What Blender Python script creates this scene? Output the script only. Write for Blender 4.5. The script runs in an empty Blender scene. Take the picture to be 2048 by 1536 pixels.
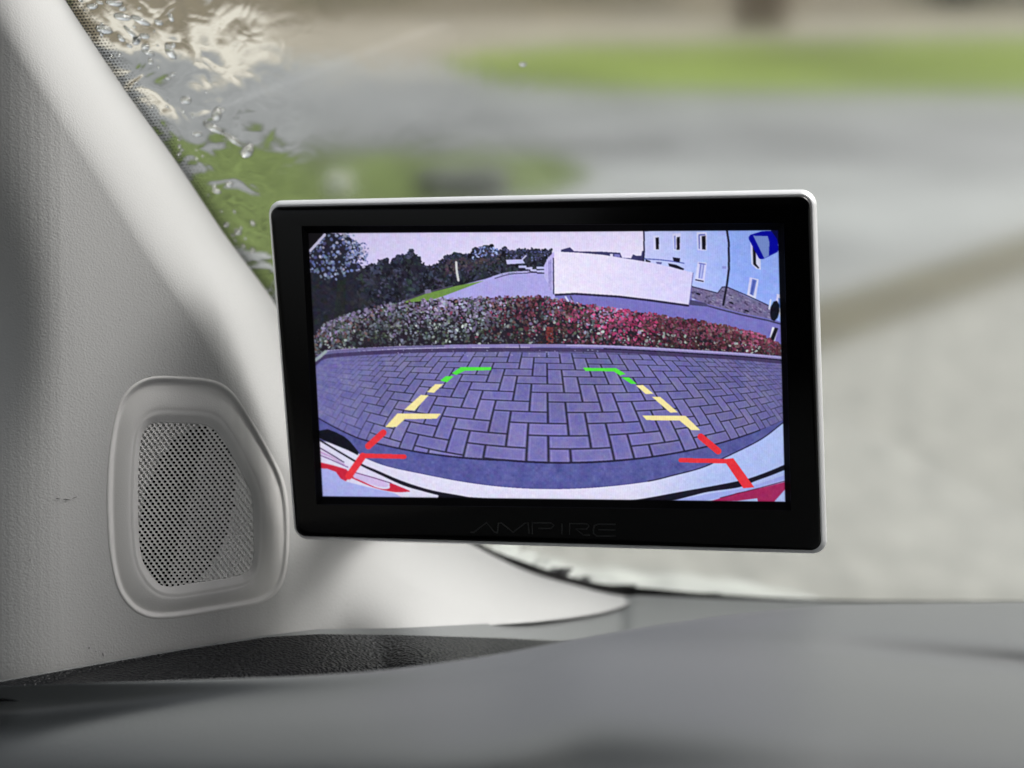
import bpy, math, random
import numpy as np
from mathutils import Vector

# ------------------------------------------------------------------ camera, world, sun, exposure
SC = bpy.context.scene
COL = SC.collection
FPX = 2731.0                      # focal length in pixels of the 2048 px wide photograph
PITCH = math.radians(18)
CAM = Vector((0, 0, 1.5))
cam_data = bpy.data.cameras.new('camera')
cam_data.sensor_width = 36.0
cam_data.lens = FPX / 2048 * 36.0
cam_data.clip_start = 0.02
cam_data.clip_end = 500
cam_data.dof.use_dof = True
cam_data.dof.focus_distance = 0.400
cam_data.dof.aperture_fstop = 0.048 / 0.0060
camera = bpy.data.objects.new('camera', cam_data)
camera.location = CAM
camera.rotation_euler = (math.radians(90) - PITCH, 0, 0)
COL.objects.link(camera)
SC.camera = camera

SUN_EL, SUN_AZ = math.radians(46), math.radians(62)      # azimuth measured from +Y towards +X
world = bpy.data.worlds.new('World')
SC.world = world
world.use_nodes = True
wn, wl = world.node_tree.nodes, world.node_tree.links
sky = wn.new('ShaderNodeTexSky')
sky.sky_type = 'NISHITA'
sky.sun_disc = False
sky.sun_elevation = SUN_EL
sky.sun_rotation = SUN_AZ
sky.dust_density = 6.0
sky.air_density = 1.2
hs = wn.new('ShaderNodeHueSaturation')
hs.inputs['Saturation'].default_value = 0.22
wl.new(sky.outputs[0], hs.inputs['Color'])
wl.new(hs.outputs[0], wn['Background'].inputs['Color'])
wn['Background'].inputs['Strength'].default_value = 0.12

sd = bpy.data.lights.new('sun', 'SUN')
sd.energy = 1.05
sd.angle = math.radians(22)
sd.color = (1.0, 0.985, 0.96)
sun = bpy.data.objects.new('sun', sd)
sun.rotation_euler = Vector((math.sin(SUN_AZ) * math.cos(SUN_EL), math.cos(SUN_AZ) * math.cos(SUN_EL), math.sin(SUN_EL))).to_track_quat('Z', 'Y').to_euler()
sun.location = (2, 3, 5)
COL.objects.link(sun)

SC.view_settings.view_transform = 'Standard'
SC.view_settings.look = 'None'
SC.view_settings.gamma = 1
SC.view_settings.use_curve_mapping = False
ROOF = True
EXPOSURE = 0.95
SC.view_settings.exposure = EXPOSURE
SC.cycles.use_denoising = True
SC.cycles.max_bounces = 10
SC.cycles.transmission_bounces = 8
SC.cycles.caustics_refractive = True
SC.cycles.blur_glossy = 0.3

# ------------------------------------------------------------------ geometry helpers
F = Vector((0, math.cos(PITCH), -math.sin(PITCH)))
U = Vector((0, math.sin(PITCH), math.cos(PITCH)))
R = Vector((1, 0, 0))
Fn, Un, Rn, Cn = (np.array(v) for v in (F, U, R, CAM))


def ray(x, y):
    return F + R * ((x - 1024) / FPX) + U * ((768 - y) / FPX)


def P(x, y, d):                     # a point at depth d metres on the sight line of a photo pixel
    return CAM + ray(x, y) * d


def Pn(x, y, d):
    x, y, d = (np.asarray(v, float) for v in (x, y, d))
    return Cn + d[..., None] * (Fn + ((x - 1024) / FPX)[..., None] * Rn + ((768 - y) / FPX)[..., None] * Un)


def G(x, y, z=0.0):                 # where that sight line meets the ground
    r = ray(x, y)
    return CAM + r * ((z - CAM.z) / r.z)


def tag(o, label=None, cat=None, group=None, kind=None):
    if label: o['label'] = label
    if cat: o['category'] = cat
    if group: o['group'] = group
    if kind: o['kind'] = kind
    return o


def empty(name, loc, label, cat, group=None):
    o = bpy.data.objects.new(name, None)
    o.location = loc
    o.empty_display_size = 0.02
    COL.objects.link(o)
    return tag(o, label, cat, group)


def mesh(name, verts, faces, mat, parent=None, smooth=True, loc=None):
    m = bpy.data.meshes.new(name)
    if parent is not None:
        base = Vector(parent.location)
        if parent.parent: base = base + Vector(parent.parent.location)
    else:
        base = Vector(loc) if loc is not None else Vector((0, 0, 0))
    m.from_pydata([tuple(Vector(v) - base) for v in verts], [], faces)
    if smooth:
        m.polygons.foreach_set('use_smooth', [True] * len(m.polygons))
    m.materials.append(mat)
    m.update()
    o = bpy.data.objects.new(name, m)
    COL.objects.link(o)
    if parent is not None: o.parent = parent
    else: o.location = base
    return o


def gridfaces(nu, nv, closed=False):
    f = []
    for i in range(nu - 1):
        for j in range(nv if closed else nv - 1):
            k = (j + 1) % nv
            f.append((i * nv + j, i * nv + k, (i + 1) * nv + k, (i + 1) * nv + j))
    return f


def crom(pts, n, closed=False):     # Catmull-Rom resample, n samples
    p = np.array(pts, float)
    if closed:
        p = np.vstack([p[-1], p, p[:2]])
    else:
        p = np.vstack([2 * p[0] - p[1], p, 2 * p[-1] - p[-2]])
    segs = len(p) - 3
    t = np.linspace(0, segs, n, endpoint=not closed)
    i = np.minimum(t.astype(int), segs - 1)
    u = (t - i)[:, None]
    a, b, c, d = p[i], p[i + 1], p[i + 2], p[i + 3]
    return .5 * (2 * b + (c - a) * u + (2 * a - 5 * b + 4 * c - d) * u ** 2 + (3 * b - a - 3 * c + d) * u ** 3)


# ------------------------------------------------------------------ materials
def mat(name, col, rough=.5, metal=0., spec=.5, bumps=(), coat=0., var=0., varscale=3., var2=None):
    m = bpy.data.materials.new(name)
    m.use_nodes = True
    n, l = m.node_tree.nodes, m.node_tree.links
    b = n['Principled BSDF']
    b.inputs['Base Color'].default_value = (*col, 1)
    b.inputs['Roughness'].default_value = rough
    b.inputs['Metallic'].default_value = metal
    b.inputs['Specular IOR Level'].default_value = spec
    b.inputs['Coat Weight'].default_value = coat
    tc = n.new('ShaderNodeTexCoord')
    if var:
        t = n.new('ShaderNodeTexNoise')
        t.inputs['Scale'].default_value = varscale
        t.inputs['Detail'].default_value = 5
        l.new(tc.outputs['Object'], t.inputs['Vector'])
        r = n.new('ShaderNodeValToRGB')
        r.color_ramp.elements[0].position = .35
        r.color_ramp.elements[1].position = .65
        c2 = var2 or tuple(min(1, c * (1 + var)) for c in col)
        r.color_ramp.elements[0].color = (*[c * (1 - var) for c in col], 1)
        r.color_ramp.elements[1].color = (*c2, 1)
        l.new(t.outputs['Fac'], r.inputs[0])
        l.new(r.outputs[0], b.inputs['Base Color'])
    prev = None
    for kind, scale, dist in bumps:
        if kind == 'noise':
            t = n.new('ShaderNodeTexNoise')
            t.inputs['Detail'].default_value = 3
            out = t.outputs['Fac']
        else:
            t = n.new('ShaderNodeTexVoronoi')
            t.feature = 'SMOOTH_F1'
            out = t.outputs['Distance']
        t.inputs['Scale'].default_value = scale
        l.new(tc.outputs['Object'], t.inputs['Vector'])
        bp = n.new('ShaderNodeBump')
        bp.inputs['Strength'].default_value = 1
        bp.inputs['Distance'].default_value = dist
        l.new(out, bp.inputs['Height'])
        if prev: l.new(prev.outputs[0], bp.inputs['Normal'])
        prev = bp
    if prev: l.new(prev.outputs[0], b.inputs['Normal'])
    return m


M_TRIM = mat('grained_light_trim', (.372, .374, .369), .75, spec=.3, bumps=(('noise', 1800, .00006), ('vor', 1600, .00005)))
M_TRIMS = mat('smooth_light_trim', (.52, .517, .505), .6, spec=.35, bumps=(('noise', 2500, .00004),))
M_GRILLE = mat('grille_plastic', (.66, .655, .64), .5)
M_HOLE = mat('grille_hole_dark', (.02, .02, .02), .9, spec=.1)
M_DASH = mat('dash_soft_plastic', (.115, .122, .122), .52, bumps=(('noise', 900, .0001),))
M_DASHG = mat('dash_dark_grain', (.004, .0045, .0055), .38, spec=.18, bumps=(('vor', 1100, .0007), ('noise', 700, .0003)))
M_BLACK = mat('gloss_black_plastic', (.001, .001, .0012), .14, spec=.16)
M_BLACKM = mat('black_plastic_satin', (.001, .001, .0012), .5, spec=.06)
M_GROOVE = mat('groove_black', (.004, .004, .005), .35)
M_SILVER = mat('silver_paint', (.66, .67, .68), .36, metal=.3, bumps=(('noise', 4000, .00001),))
M_LETTER = mat('lettering_gloss_grey', (.012, .0125, .013), .35)
M_FRIT = mat('ceramic_frit', (.006, .006, .006), .5)


# ------------------------------------------------------------------ outside: ground
def poly_ground(name, pix, z, m, extra=None, kind='structure'):
    v = [G(x, y, z) for x, y in pix]
    return tag(mesh(name, v, [tuple(range(len(v)))], m, smooth=False), kind=kind)


M_PAVE = mat('pale_gravel_paving', (.215, .212, .19), .6, bumps=(('noise', 40, .012),), var=.55, varscale=13)
M_ROAD = mat('wet_road', (.105, .107, .107), .4, bumps=(('noise', 60, .003),), var=.45, varscale=.7)
M_ROAD2 = mat('wet_near_road', (.205, .212, .208), .5, var=.4, varscale=.55)
M_GRASS = mat('lawn_grass', (.088, .115, .038), .9, spec=.05, var=.4, varscale=2.5)
M_GRASSF = mat('far_lawn_grass', (.135, .178, .036), .9, spec=.05, var=.3, varscale=.35)
M_CREAM = mat('pale_path', (.38, .355, .30), .7, var=.15, varscale=1)
M_MOSS = mat('mossy_gutter', (.075, .066, .032), .8, var=.25, varscale=3)
M_BEIGE = mat('beige_path', (.20, .175, .13), .8, var=.2, varscale=.8)
M_DKLINE = mat('dark_edge_strip', (.045, .045, .045), .5, var=.2, varscale=2)
M_SOIL = mat('brown_verge', (.085, .065, .03), .9, var=.4, varscale=.5)

tag(mesh('ground', [(-200, -60, 0), (200, -60, 0), (200, 300, 0), (-200, 300, 0)], [(0, 1, 2, 3)], M_PAVE, smooth=False), kind='structure')
poly_ground('near_road', [(-400, 700), (1560, 720), (2500, 370), (2500, 300), (-400, 300)], .004, M_ROAD2)
poly_ground('gutter', [(1500, 745), (2500, 385), (2500, 320), (1600, 610), (1560, 660)], .008, M_MOSS)
poly_ground('road', [(-600, 302), (2700, 345), (2700, 165), (1500, 172), (-600, 132)], .008, M_ROAD)
poly_ground('dark_line', [(-400, 298), (1350, 300), (1350, 278), (-400, 270)], .012, M_DKLINE)  # thin dark strip along the near edge of the road
poly_ground('lawn', [(-600, 620), (560, 600), (1000, 395), (1090, 392), (1190, 350), (1120, 312), (900, 300), (560, 296), (-600, 296)], .016, M_GRASS)
poly_ground('far_lawn', [(860, 128), (1000, 168), (1200, 180), (2700, 192), (2700, 60), (1700, 78), (1150, 92), (1000, 104)], .012, M_GRASSF)
poly_ground('path_pale', [(-600, 122), (520, 118), (480, 62), (-600, 60)], .016, M_CREAM)  # path colour brightened here to make the cream highlights in the wet glass
poly_ground('path', [(-600, 122), (980, 130), (1050, 92), (1700, 72), (2700, 50), (2700, 20), (-600, 40)], .010, M_BEIGE)
poly_ground('verge', [(-700, 42), (900, 40), (2800, 22), (2800, -60), (-700, -60)], .014, M_SOIL)


def blob(name, c, size, m, seed=1, n=900, leaf=.12, parent=None, loc=None):
    rnd = random.Random(seed)
    v, f = [], []
    for k in range(n):
        d = Vector((rnd.gauss(0, 1), rnd.gauss(0, 1), rnd.gauss(0, 1))).normalized() * rnd.uniform(.55, 1) ** .5
        p = Vector(c) + Vector((d.x * size[0], d.y * size[1], d.z * size[2]))
        if p.z < .02: p.z = abs(p.z) + .02
        a = Vector((rnd.uniform(-1, 1), rnd.uniform(-1, 1), rnd.uniform(-1, 1))).normalized() * leaf
        b = a.cross(Vector((rnd.uniform(-1, 1), rnd.uniform(-1, 1), rnd.uniform(-1, 1))).normalized())
        i = len(v)
        v += [p - a, p + b * .5, p + a, p - b * .5]
        f.append((i, i + 1, i + 2, i + 3))
    return mesh(name, v, f, m, parent=parent, loc=loc)


M_LEAF = mat('shrub_leaves', (.09, .15, .03), .6, var=.5, varscale=4)
M_LEAF2 = mat('olive_leaves', (.12, .12, .05), .6, var=.5, varscale=2)
M_WOOD = mat('bark', (.06, .045, .03), .9)


def tube(pts, rad, seg=10):
    v, f = [], []
    for i, p in enumerate(pts):
        p = Vector(p)
        t = (Vector(pts[min(i + 1, len(pts) - 1)]) - Vector(pts[max(i - 1, 0)])).normalized()
        a = t.orthogonal().normalized()
        b = t.cross(a)
        r = rad[i] if hasattr(rad, '__len__') else rad
        for k in range(seg):
            w = 2 * math.pi * k / seg
            v.append(p + a * math.cos(w) * r + b * math.sin(w) * r)
    f = gridfaces(len(pts), seg, True)
    f.append(tuple(range(seg))[::-1])
    f.append(tuple(range((len(pts) - 1) * seg, len(pts) * seg)))
    return v, f


def shrub(px, py, w, h, m, label, seed, group=None):
    c = G(px, py)
    e = empty('shrub', c, label, 'shrub', group)
    blob('foliage', c + Vector((0, 0, h * .55)), (w, w * .6, h * .5), m, seed, 1100, .09, e)
    v, f = tube([c, c + Vector((0, 0, h * .4)), c + Vector((.05, 0, h * .8))], [.04, .03, .015])
    mesh('stem', v, f, M_WOOD, e)
    return e


GR = 'shrubs behind the far lawn'
shrub(700, 12, 2.6, 1.3, M_LEAF2, 'olive brown shrub at the top left of the blurred background behind the beige path', 3, GR)
shrub(1180, 8, 3.0, 1.2, M_LEAF2, 'olive brown shrub at the top middle of the blurred background', 4, GR)
shrub(-80, 30, 2.4, 1.6, M_LEAF, 'green shrub seen through the wet glass beside the pillar top', 5, GR)
shrub(1930, 6, 2.2, 1.1, M_LEAF, 'green shrub at the top right corner beyond the far lawn', 6, GR)

# dark drain stone and pale stone beside the near lawn, reddish posts and dark bin far off
def box_at(name, c, s, m, label, cat, bev=.12, group=None):
    sx, sy, sz = s
    v = []
    lay = [(0, 1), (.85, 1), (1, 1 - bev)]
    out = [(-1, -.75), (-.75, -1), (.75, -1), (1, -.75), (1, .75), (.75, 1), (-.75, 1), (-1, .75)]
    for z, k in lay:
        for a, b in out:
            v.append(c + Vector((a * k * sx / 2, b * k * sy / 2, z * sz)))
    f = gridfaces(3, 8, True) + [tuple(range(16, 24)), tuple(range(8))[::-1]]
    return tag(mesh(name, v, f, m, loc=c, smooth=False), label, cat, group)


M_DKSTONE = mat('dark_stone', (.05, .05, .052), .6, var=.2, varscale=8)
M_PALE = mat('pale_stone', (.55, .55, .52), .6, var=.1, varscale=8)
M_RED = mat('reddish_brick', (.15, .105, .075), .7, var=.2, varscale=6)
box_at('stone_block', G(925, 392), (.55, .35, .16), M_DKSTONE, 'dark grey stone block on the lawn edge just above the monitor', 'stone')
box_at('boundary_stone', G(672, 388), (.16, .16, .12), M_PALE, 'small pale round boundary stone on the lawn above the monitor left corner', 'stone')
box_at('brick_pillar', G(1520, 56), (.9, .6, 1.3), M_RED, 'blurred reddish brick pillar standing beyond the bright far lawn', 'pillar')
# a parked car, only its blurred lower half reaches the frame
def parked_car(c, label):
    e = empty('parked_car', c, label, 'car')
    prof = [(-2.1, .35), (-2.1, .75), (-1.5, .9), (-.9, 1.35), (.7, 1.4), (1.4, .95), (2.1, .8), (2.15, .35)]
    v = [c + Vector((x, y, z)) for y in (-.8, .8) for x, z in prof]
    n = len(prof)
    f = [tuple(range(n)), tuple(range(n, 2 * n))[::-1]] + [(i, (i + 1) % n, n + (i + 1) % n, n + i) for i in range(n)]
    mesh('body', v, f, mat('car_dark_paint', (.03, .03, .04), .3), e, smooth=False)
    win = [(-1.35, .95), (-.85, 1.28), (.62, 1.33), (1.15, .97)]
    v = [c + Vector((x, y, z)) for y in (-.815, -.805) for x, z in win]
    mesh('side_window', v, [(0, 1, 2, 3), (7, 6, 5, 4)], mat('car_glass', (.02, .025, .03), .08), e, smooth=False)
    for x in (-1.3, 1.3):
        for s in (-.82, .62):
            ctr = c + Vector((x, s, .33))
            v, f = tube([ctr, ctr + Vector((0, .2, 0))], .33, 20)
            mesh('wheel', v, f, M_BLACKM, e)


parked_car(G(2010, 12), 'dark parked car at the top right edge of the blurred background')

# ------------------------------------------------------------------ windscreen
def wd(x, y):                       # inverse depth is linear on a plane
    return 1.0 / (2.25 - .0003 * (x - 200) - .0003 * (y - 100))


wn_ = (P(0, 0, wd(0, 0)) - P(1000, 0, wd(1000, 0))).cross(P(0, 1000, wd(0, 1000)) - P(0, 0, wd(0, 0))).normalized()
if wn_.dot(F) < 0: wn_ = -wn_       # points outwards
EDGE = [(100, -60), (130, 0), (250, 180), (350, 320), (450, 470), (545, 600), (640, 760), (760, 930), (900, 1060), (950, 1092), (1050, 1140), (1150, 1170), (1250, 1192), (1420, 1203)]
ECR = crom(EDGE, 400)


def glass_material(name, wet):
    m = bpy.data.materials.new(name)
    m.use_nodes = True
    n, l = m.node_tree.nodes, m.node_tree.links
    b = n['Principled BSDF']
    b.inputs['Transmission Weight'].default_value = 1
    b.inputs['IOR'].default_value = 1.45
    b.inputs['Roughness'].default_value = 0
    b.inputs['Base Color'].default_value = (.97, .99, .97, 1)
    if wet:
        at = n.new('ShaderNodeAttribute')
        at.attribute_name = 'wet'
        tc = n.new('ShaderNodeTexCoord')
        rr = n.new('ShaderNodeMapRange')
        rr.inputs['To Min'].default_value = .12
        rr.inputs['To Max'].default_value = .05
        l.new(at.outputs['Fac'], rr.inputs['Value'])
        l.new(rr.outputs[0], b.inputs['Roughness'])
        prev = None
        for sc, dist, dn in ((25, .0021, 1.3), (80, .00042, 1.4), (420, .00003, .5)):
            mp = n.new('ShaderNodeMapping')
            mp.inputs['Rotation'].default_value = (0, 0, .9)
            mp.inputs['Scale'].default_value = (1, .55, 1)
            l.new(tc.outputs['Object'], mp.inputs['Vector'])
            t = n.new('ShaderNodeTexNoise')
            t.inputs['Scale'].default_value = sc
            t.inputs['Detail'].default_value = 1
            t.inputs['Distortion'].default_value = dn
            l.new(mp.outputs[0], t.inputs['Vector'])
            mu = n.new('ShaderNodeMath')
            mu.operation = 'MULTIPLY'
            l.new(t.outputs['Fac'], mu.inputs[0])
            l.new(at.outputs['Fac'], mu.inputs[1])
            bp = n.new('ShaderNodeBump')
            bp.inputs['Distance'].default_value = dist
            l.new(mu.outputs[0], bp.inputs['Height'])
            if prev: l.new(prev.outputs[0], bp.inputs['Normal'])
            prev = bp
        l.new(prev.outputs[0], b.inputs['Normal'])
    return m


M_GIN = glass_material('windscreen_glass_inner', False)
M_GOUT = glass_material('windscreen_glass_wet', True)
ws_root = empty('windscreen', P(1250, 1200, wd(1250, 1200)), 'rain-wet windscreen with a dotted black border beside the pillar', 'windscreen')
nx, ny = 160, 90
xs = np.linspace(-150, 2350, nx)
ys = np.linspace(-250, 1225, ny)
XX, YY = np.meshgrid(xs, ys)
inner = Pn(XX, YY, wd(XX, YY)).reshape(-1, 3)
outer = inner + np.array(wn_) * .005
verts = np.vstack([inner, outer])
faces = gridfaces(ny, nx)
N0 = nx * ny
faces_o = [tuple(N0 + k for k in f[::-1]) for f in faces]
rim = []
bord = [j for j in range(nx)] + [i * nx + nx - 1 for i in range(1, ny)] + [(ny - 1) * nx + j for j in range(nx - 2, -1, -1)] + [i * nx for i in range(ny - 2, 0, -1)]
for a, b in zip(bord, bord[1:] + bord[:1]): rim.append((b, a, N0 + a, N0 + b))
pane = mesh('pane', verts, faces + faces_o + rim, M_GIN, ws_root)
pane.data.materials.append(M_GOUT)
nf = len(faces)
for k in range(nf, nf * 2): pane.data.polygons[k].material_index = 1
if pane.data.polygons[0].normal.dot(wn_) > 0: pane.data.flip_normals()      # inner face must look into the cabin
px_all = np.tile(XX.ravel(), 2)
py_all = np.tile(YY.ravel(), 2)
ex = np.interp(py_all, ECR[:, 1], ECR[:, 0])
reach = np.interp(py_all, [-250, 0, 200, 400, 700, 1300], [430, 400, 300, 170, 80, 30])
dist = (px_all - ex) / reach
wet = 1 / (1 + np.exp((dist - .95) * 7))
wet = np.clip(wet + .10 * np.exp(-((px_all - 800) / 260.) ** 2 - ((py_all - 200) / 110.) ** 2), 0, 1)
a = pane.data.attributes.new('wet', 'FLOAT', 'POINT')
a.data.foreach_set('value', wet.astype(np.float32))
# make sure the outward side points outwards
pane.data.update()

# dotted ceramic border on the inner face
v, f = [], []
def on_glass(x, y, off=-.0004): return P(x, y, wd(x, y)) + wn_ * off
L = np.r_[0, np.cumsum(np.hypot(*np.diff(ECR, axis=0).T))]
step = 7.2
k = 0
while k * step < L[-1]:
    for row in range(6):
        s = (k + .5 * (row % 2)) * step
        if s >= L[-1] or np.interp(s, L, ECR[:, 1]) > 1085: continue
        x = np.interp(s, L, ECR[:, 0]); y = np.interp(s, L, ECR[:, 1])
        x2 = np.interp(s + 3, L, ECR[:, 0]); y2 = np.interp(s + 3, L, ECR[:, 1])
        t = np.array([x2 - x, y2 - y]); t /= max(1e-6, np.hypot(*t))
        nn = np.array([-t[1], t[0]])
        if nn[0] < 0: nn = -nn
        c = np.array([x, y]) + nn * (1 + row * 6.2)
        r = [3.6, 3.3, 2.7, 2.1, 1.6, 1.1][row]
        i = len(v)
        for q in range(10):
            w = 2 * math.pi * q / 10
            v.append(on_glass(c[0] + r * math.cos(w), c[1] + r * .8 * math.sin(w)))
        f.append(tuple(range(i, i + 10)))
    k += 1
# solid band along the lower edge of the glass
low = crom([(930, 1080), (1000, 1118), (1080, 1150), (1180, 1178), (1300, 1190), (1450, 1200), (1700, 1207), (2350, 1210)], 60)
i = len(v)
for q, (x, y) in enumerate(low):
    th = np.interp(x, [930, 1050, 1300, 1700, 2350], [8, 22, 20, 10, 6])
    v += [on_glass(x + 3, y - th * .7), on_glass(x, y + 60)]
for q in range(len(low) - 1): f.append((i + 2 * q, i + 2 * q + 2, i + 2 * q + 3, i + 2 * q + 1))
mesh('frit_band', v, f, M_FRIT, ws_root, smooth=False)

# rain drops lying on the outer face
M_WATER = bpy.data.materials.new('water'); M_WATER.use_nodes = True
_b = M_WATER.node_tree.nodes['Principled BSDF']
_b.inputs['Transmission Weight'].default_value = 1; _b.inputs['IOR'].default_value = 1.33; _b.inputs['Roughness'].default_value = 0.0


def drop_geo(x, y, rx, ry, ang, h, rnd, base=0):
    c = P(x, y, wd(x, y)) + wn_ * .0052
    ax = (P(x + 1, y, wd(x + 1, y)) - P(x, y, wd(x, y)))
    ay = (P(x, y + 1, wd(x, y + 1)) - P(x, y, wd(x, y)))
    v = []
    seg, rings = 16, 5
    wob = [1 + rnd.uniform(-.25, .25) for _ in range(seg)]
    wob = [(wob[k - 1] + wob[k] + wob[(k + 1) % seg]) / 3 for k in range(seg)]
    v.append(c + wn_ * h)
    for i in range(1, rings + 1):
        t = i / rings
        for k in range(seg):
            w = 2 * math.pi * k / seg
            u_, v_ = rx * t * math.cos(w) * wob[k], ry * t * math.sin(w) * wob[k]
            v.append(c + ax * (u_ * math.cos(ang) - v_ * math.sin(ang)) + ay * (u_ * math.sin(ang) + v_ * math.cos(ang)) + wn_ * h * (1 - t ** 2))
    f = [(base, base + 1 + k, base + 1 + (k + 1) % seg) for k in range(seg)]
    for i in range(rings - 1):
        for k in range(seg):
            a, b = base + 1 + i * seg + k, base + 1 + i * seg + (k + 1) % seg
            f.append((a, a + seg, b + seg, b))
    o = base + 1 + (rings - 1) * seg
    f.append(tuple(o + k for k in range(seg))[::-1])
    return v, f


rnd = random.Random(11)
v, f = [], []
named = [(188, 16, 11, 6, 0), (232, 9, 17, 6, .1), (247, 38, 20, 7, .2), (285, 45, 22, 6, .5), (212, 63, 18, 9, .25), (266, 70, 20, 5, .8), (293, 76, 12, 6, .2), (277, 86, 8, 10, .6),
         (294, 97, 9, 6, 0), (300, 108, 14, 5, .4), (345, 108, 20, 8, 1.0), (375, 205, 12, 7, .3), (438, 233, 9, 14, .2), (432, 262, 24, 7, .5), (470, 283, 26, 6, .6), (500, 305, 12, 16, .5), (262, 95, 8, 4, .4), (340, 160, 6, 4, 0), (350, 152, 5, 4, 0)]
for q in range(60):
    y = rnd.uniform(-20, 520)
    x = np.interp(y, ECR[:, 1], ECR[:, 0]) + 12 + abs(rnd.gauss(0, 1)) * np.interp(y, [0, 250, 520], [110, 70, 30])
    r = rnd.choice((1.5, 2, 2.5, 3.5, 5))
    named.append((x, y, r * rnd.uniform(1, 2.4), r, rnd.uniform(0, 1.2)))
for x, y, rx, ry, an in named:
    a_, b_ = drop_geo(x, y, rx, ry, an, .00007 * min(rx, ry) ** .8, rnd, len(v))
    v += a_; f += b_
tag(mesh('rain_water', v, f, M_WATER, loc=P(300, 100, wd(300, 100))), 'rain drops and streaks on the glass next to the pillar edge', 'rain', kind='stuff')
a_, b_ = drop_geo(1053, 133, 9, 4.5, .05, .0006, rnd, 0)
tag(mesh('water_drop', a_, b_, M_WATER, loc=P(1053, 133, wd(1053, 133))), 'single small drop alone on the windscreen above the monitor', 'water drop')

# pale wet scuttle panel at the foot of the glass, outside
M_COWL = mat('pale_wet_scuttle', (.34, .35, .33), .6, var=.22, varscale=24, bumps=(('noise', 60, .001),))
cx_ = np.linspace(940, 1640, 40)
ctop = np.interp(cx_, [940, 1000, 1080, 1200, 1400, 1520, 1640], [1088, 1100, 1118, 1135, 1150, 1168, 1196])
cv = []
for q in range(6):
    s_q = q / 5
    yy = ctop + (1240 - ctop) * s_q + 3 * np.sin(cx_ * .05) * (1 - s_q)
    cv.append(Pn(cx_, yy, .86 - .14 * s_q - .02 * math.sin(s_q * math.pi)))
scut = mesh('scuttle_panel', np.vstack(cv), gridfaces(6, 40), M_COWL, loc=P(1300, 1200, .75))
tag(scut, 'pale wet scuttle panel outside at the foot of the windscreen', 'scuttle panel')

# ------------------------------------------------------------------ pillar trim
def db(x, y):
    d = np.interp(x, [-200, -60, 60, 150, 300, 500, 600, 700, 850, 1000, 1250, 1450], [.402, .388, .389, .397, .411, .428, .450, .474, .515, .552, .604, .640])
    x = np.asarray(x, float); y = np.asarray(y, float)
    k = np.clip((x - 620) / 260, 0, 1); k = k * k * (3 - 2 * k)
    d = d + .016 * np.exp(-((y - 680) / 230.) ** 2) * np.clip((110 - x) / 200, 0, 2) ** 1.5
    return d - (y - 700) * 1.0e-5 - k * np.clip((y - 1085) / 200, 0, 1.3) * .075


def smooth_db(x, y):
    return sum(db(x + o, y) for o in (-60, -40, -20, 0, 20, 40, 60)) / 7


pil = empty('pillar_trim', P(100, 1380, .40), 'light grey grained pillar trim with a round-cornered speaker opening, left of the monitor', 'pillar trim')
NS, NT = 560, 300
Ec = crom(EDGE, NS)
BASE = [(-200, -60), (-200, 0), (-200, 200), (-200, 400), (-200, 600), (-200, 800), (-200, 1000), (-200, 1250), (-200, 1450), (100, 1450), (500, 1400), (800, 1350), (1100, 1300), (1420, 1260)]
Bc = crom(BASE, NS)
t = np.linspace(0, 1, NT)[None, :] ** .8
X = Bc[:, 0:1] * (1 - t) + Ec[:, 0:1] * t
Y = Bc[:, 1:2] * (1 - t) + Ec[:, 1:2] * t
de = np.hypot(X - Ec[:, 0:1], Y - Ec[:, 1:2])
base = smooth_db(X, Y)
glassd = wd(X, Y) - .0015
rollw = 170.0
w = np.clip(1 - de / rollw, 0, 1)
D = base + (glassd - base) * (.55 * w ** 2 + .45 * w ** 7)
D = np.minimum(D, glassd)


def depth_at(x, y):                 # trim surface depth away from the rolled edge
    x = np.asarray(x, float); y = np.asarray(y, float)
    dmin = np.full(x.shape, 1e9)
    for q in range(0, len(ECR), 2):
        dmin = np.minimum(dmin, np.hypot(x - ECR[q, 0], y - ECR[q, 1]))
    b0 = smooth_db(x, y)
    ww = np.clip(1 - dmin / rollw, 0, 1)
    return b0 + (wd(x, y) - .0015 - b0) * (.55 * ww ** 2 + .45 * ww ** 7)


def z6(p): return [(180 + x / 2.9545, 740 + y / 2.9545) for x, y in p]
O_ = z6([(400, 57), (550, 62), (700, 76), (790, 110), (860, 175), (925, 275), (1000, 400), (1075, 540), (1125, 660), (1150, 790), (1158, 950), (1152, 1100), (1130, 1230), (1080, 1310), (990, 1362), (800, 1398), (620, 1428), (480, 1448), (350, 1445), (245, 1385), (175, 1275), (137, 1100), (122, 900), (120, 700), (128, 520), (145, 380), (175, 240), (230, 140), (305, 82)])
I1 = z6([(430, 248), (560, 252), (690, 262), (765, 295), (825, 370), (880, 460), (935, 570), (985, 680), (1005, 800), (1008, 950), (1003, 1100), (985, 1200), (930, 1258), (800, 1290), (650, 1315), (500, 1335), (400, 1312), (315, 1225), (268, 1100), (250, 900), (248, 700), (255, 540), (270, 400), (300, 318), (355, 265)])
I2 = z6([(400, 312), (530, 314), (660, 322), (730, 352), (785, 415), (840, 510), (895, 610), (945, 710), (962, 800), (966, 950), (966, 1100), (945, 1180), (890, 1212), (760, 1238), (600, 1262), (450, 1280), (385, 1245), (330, 1170), (298, 1070), (286, 900), (284, 720), (288, 560), (300, 420), (322, 355), (355, 322)])
CX, CY = 372., 1000.


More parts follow.
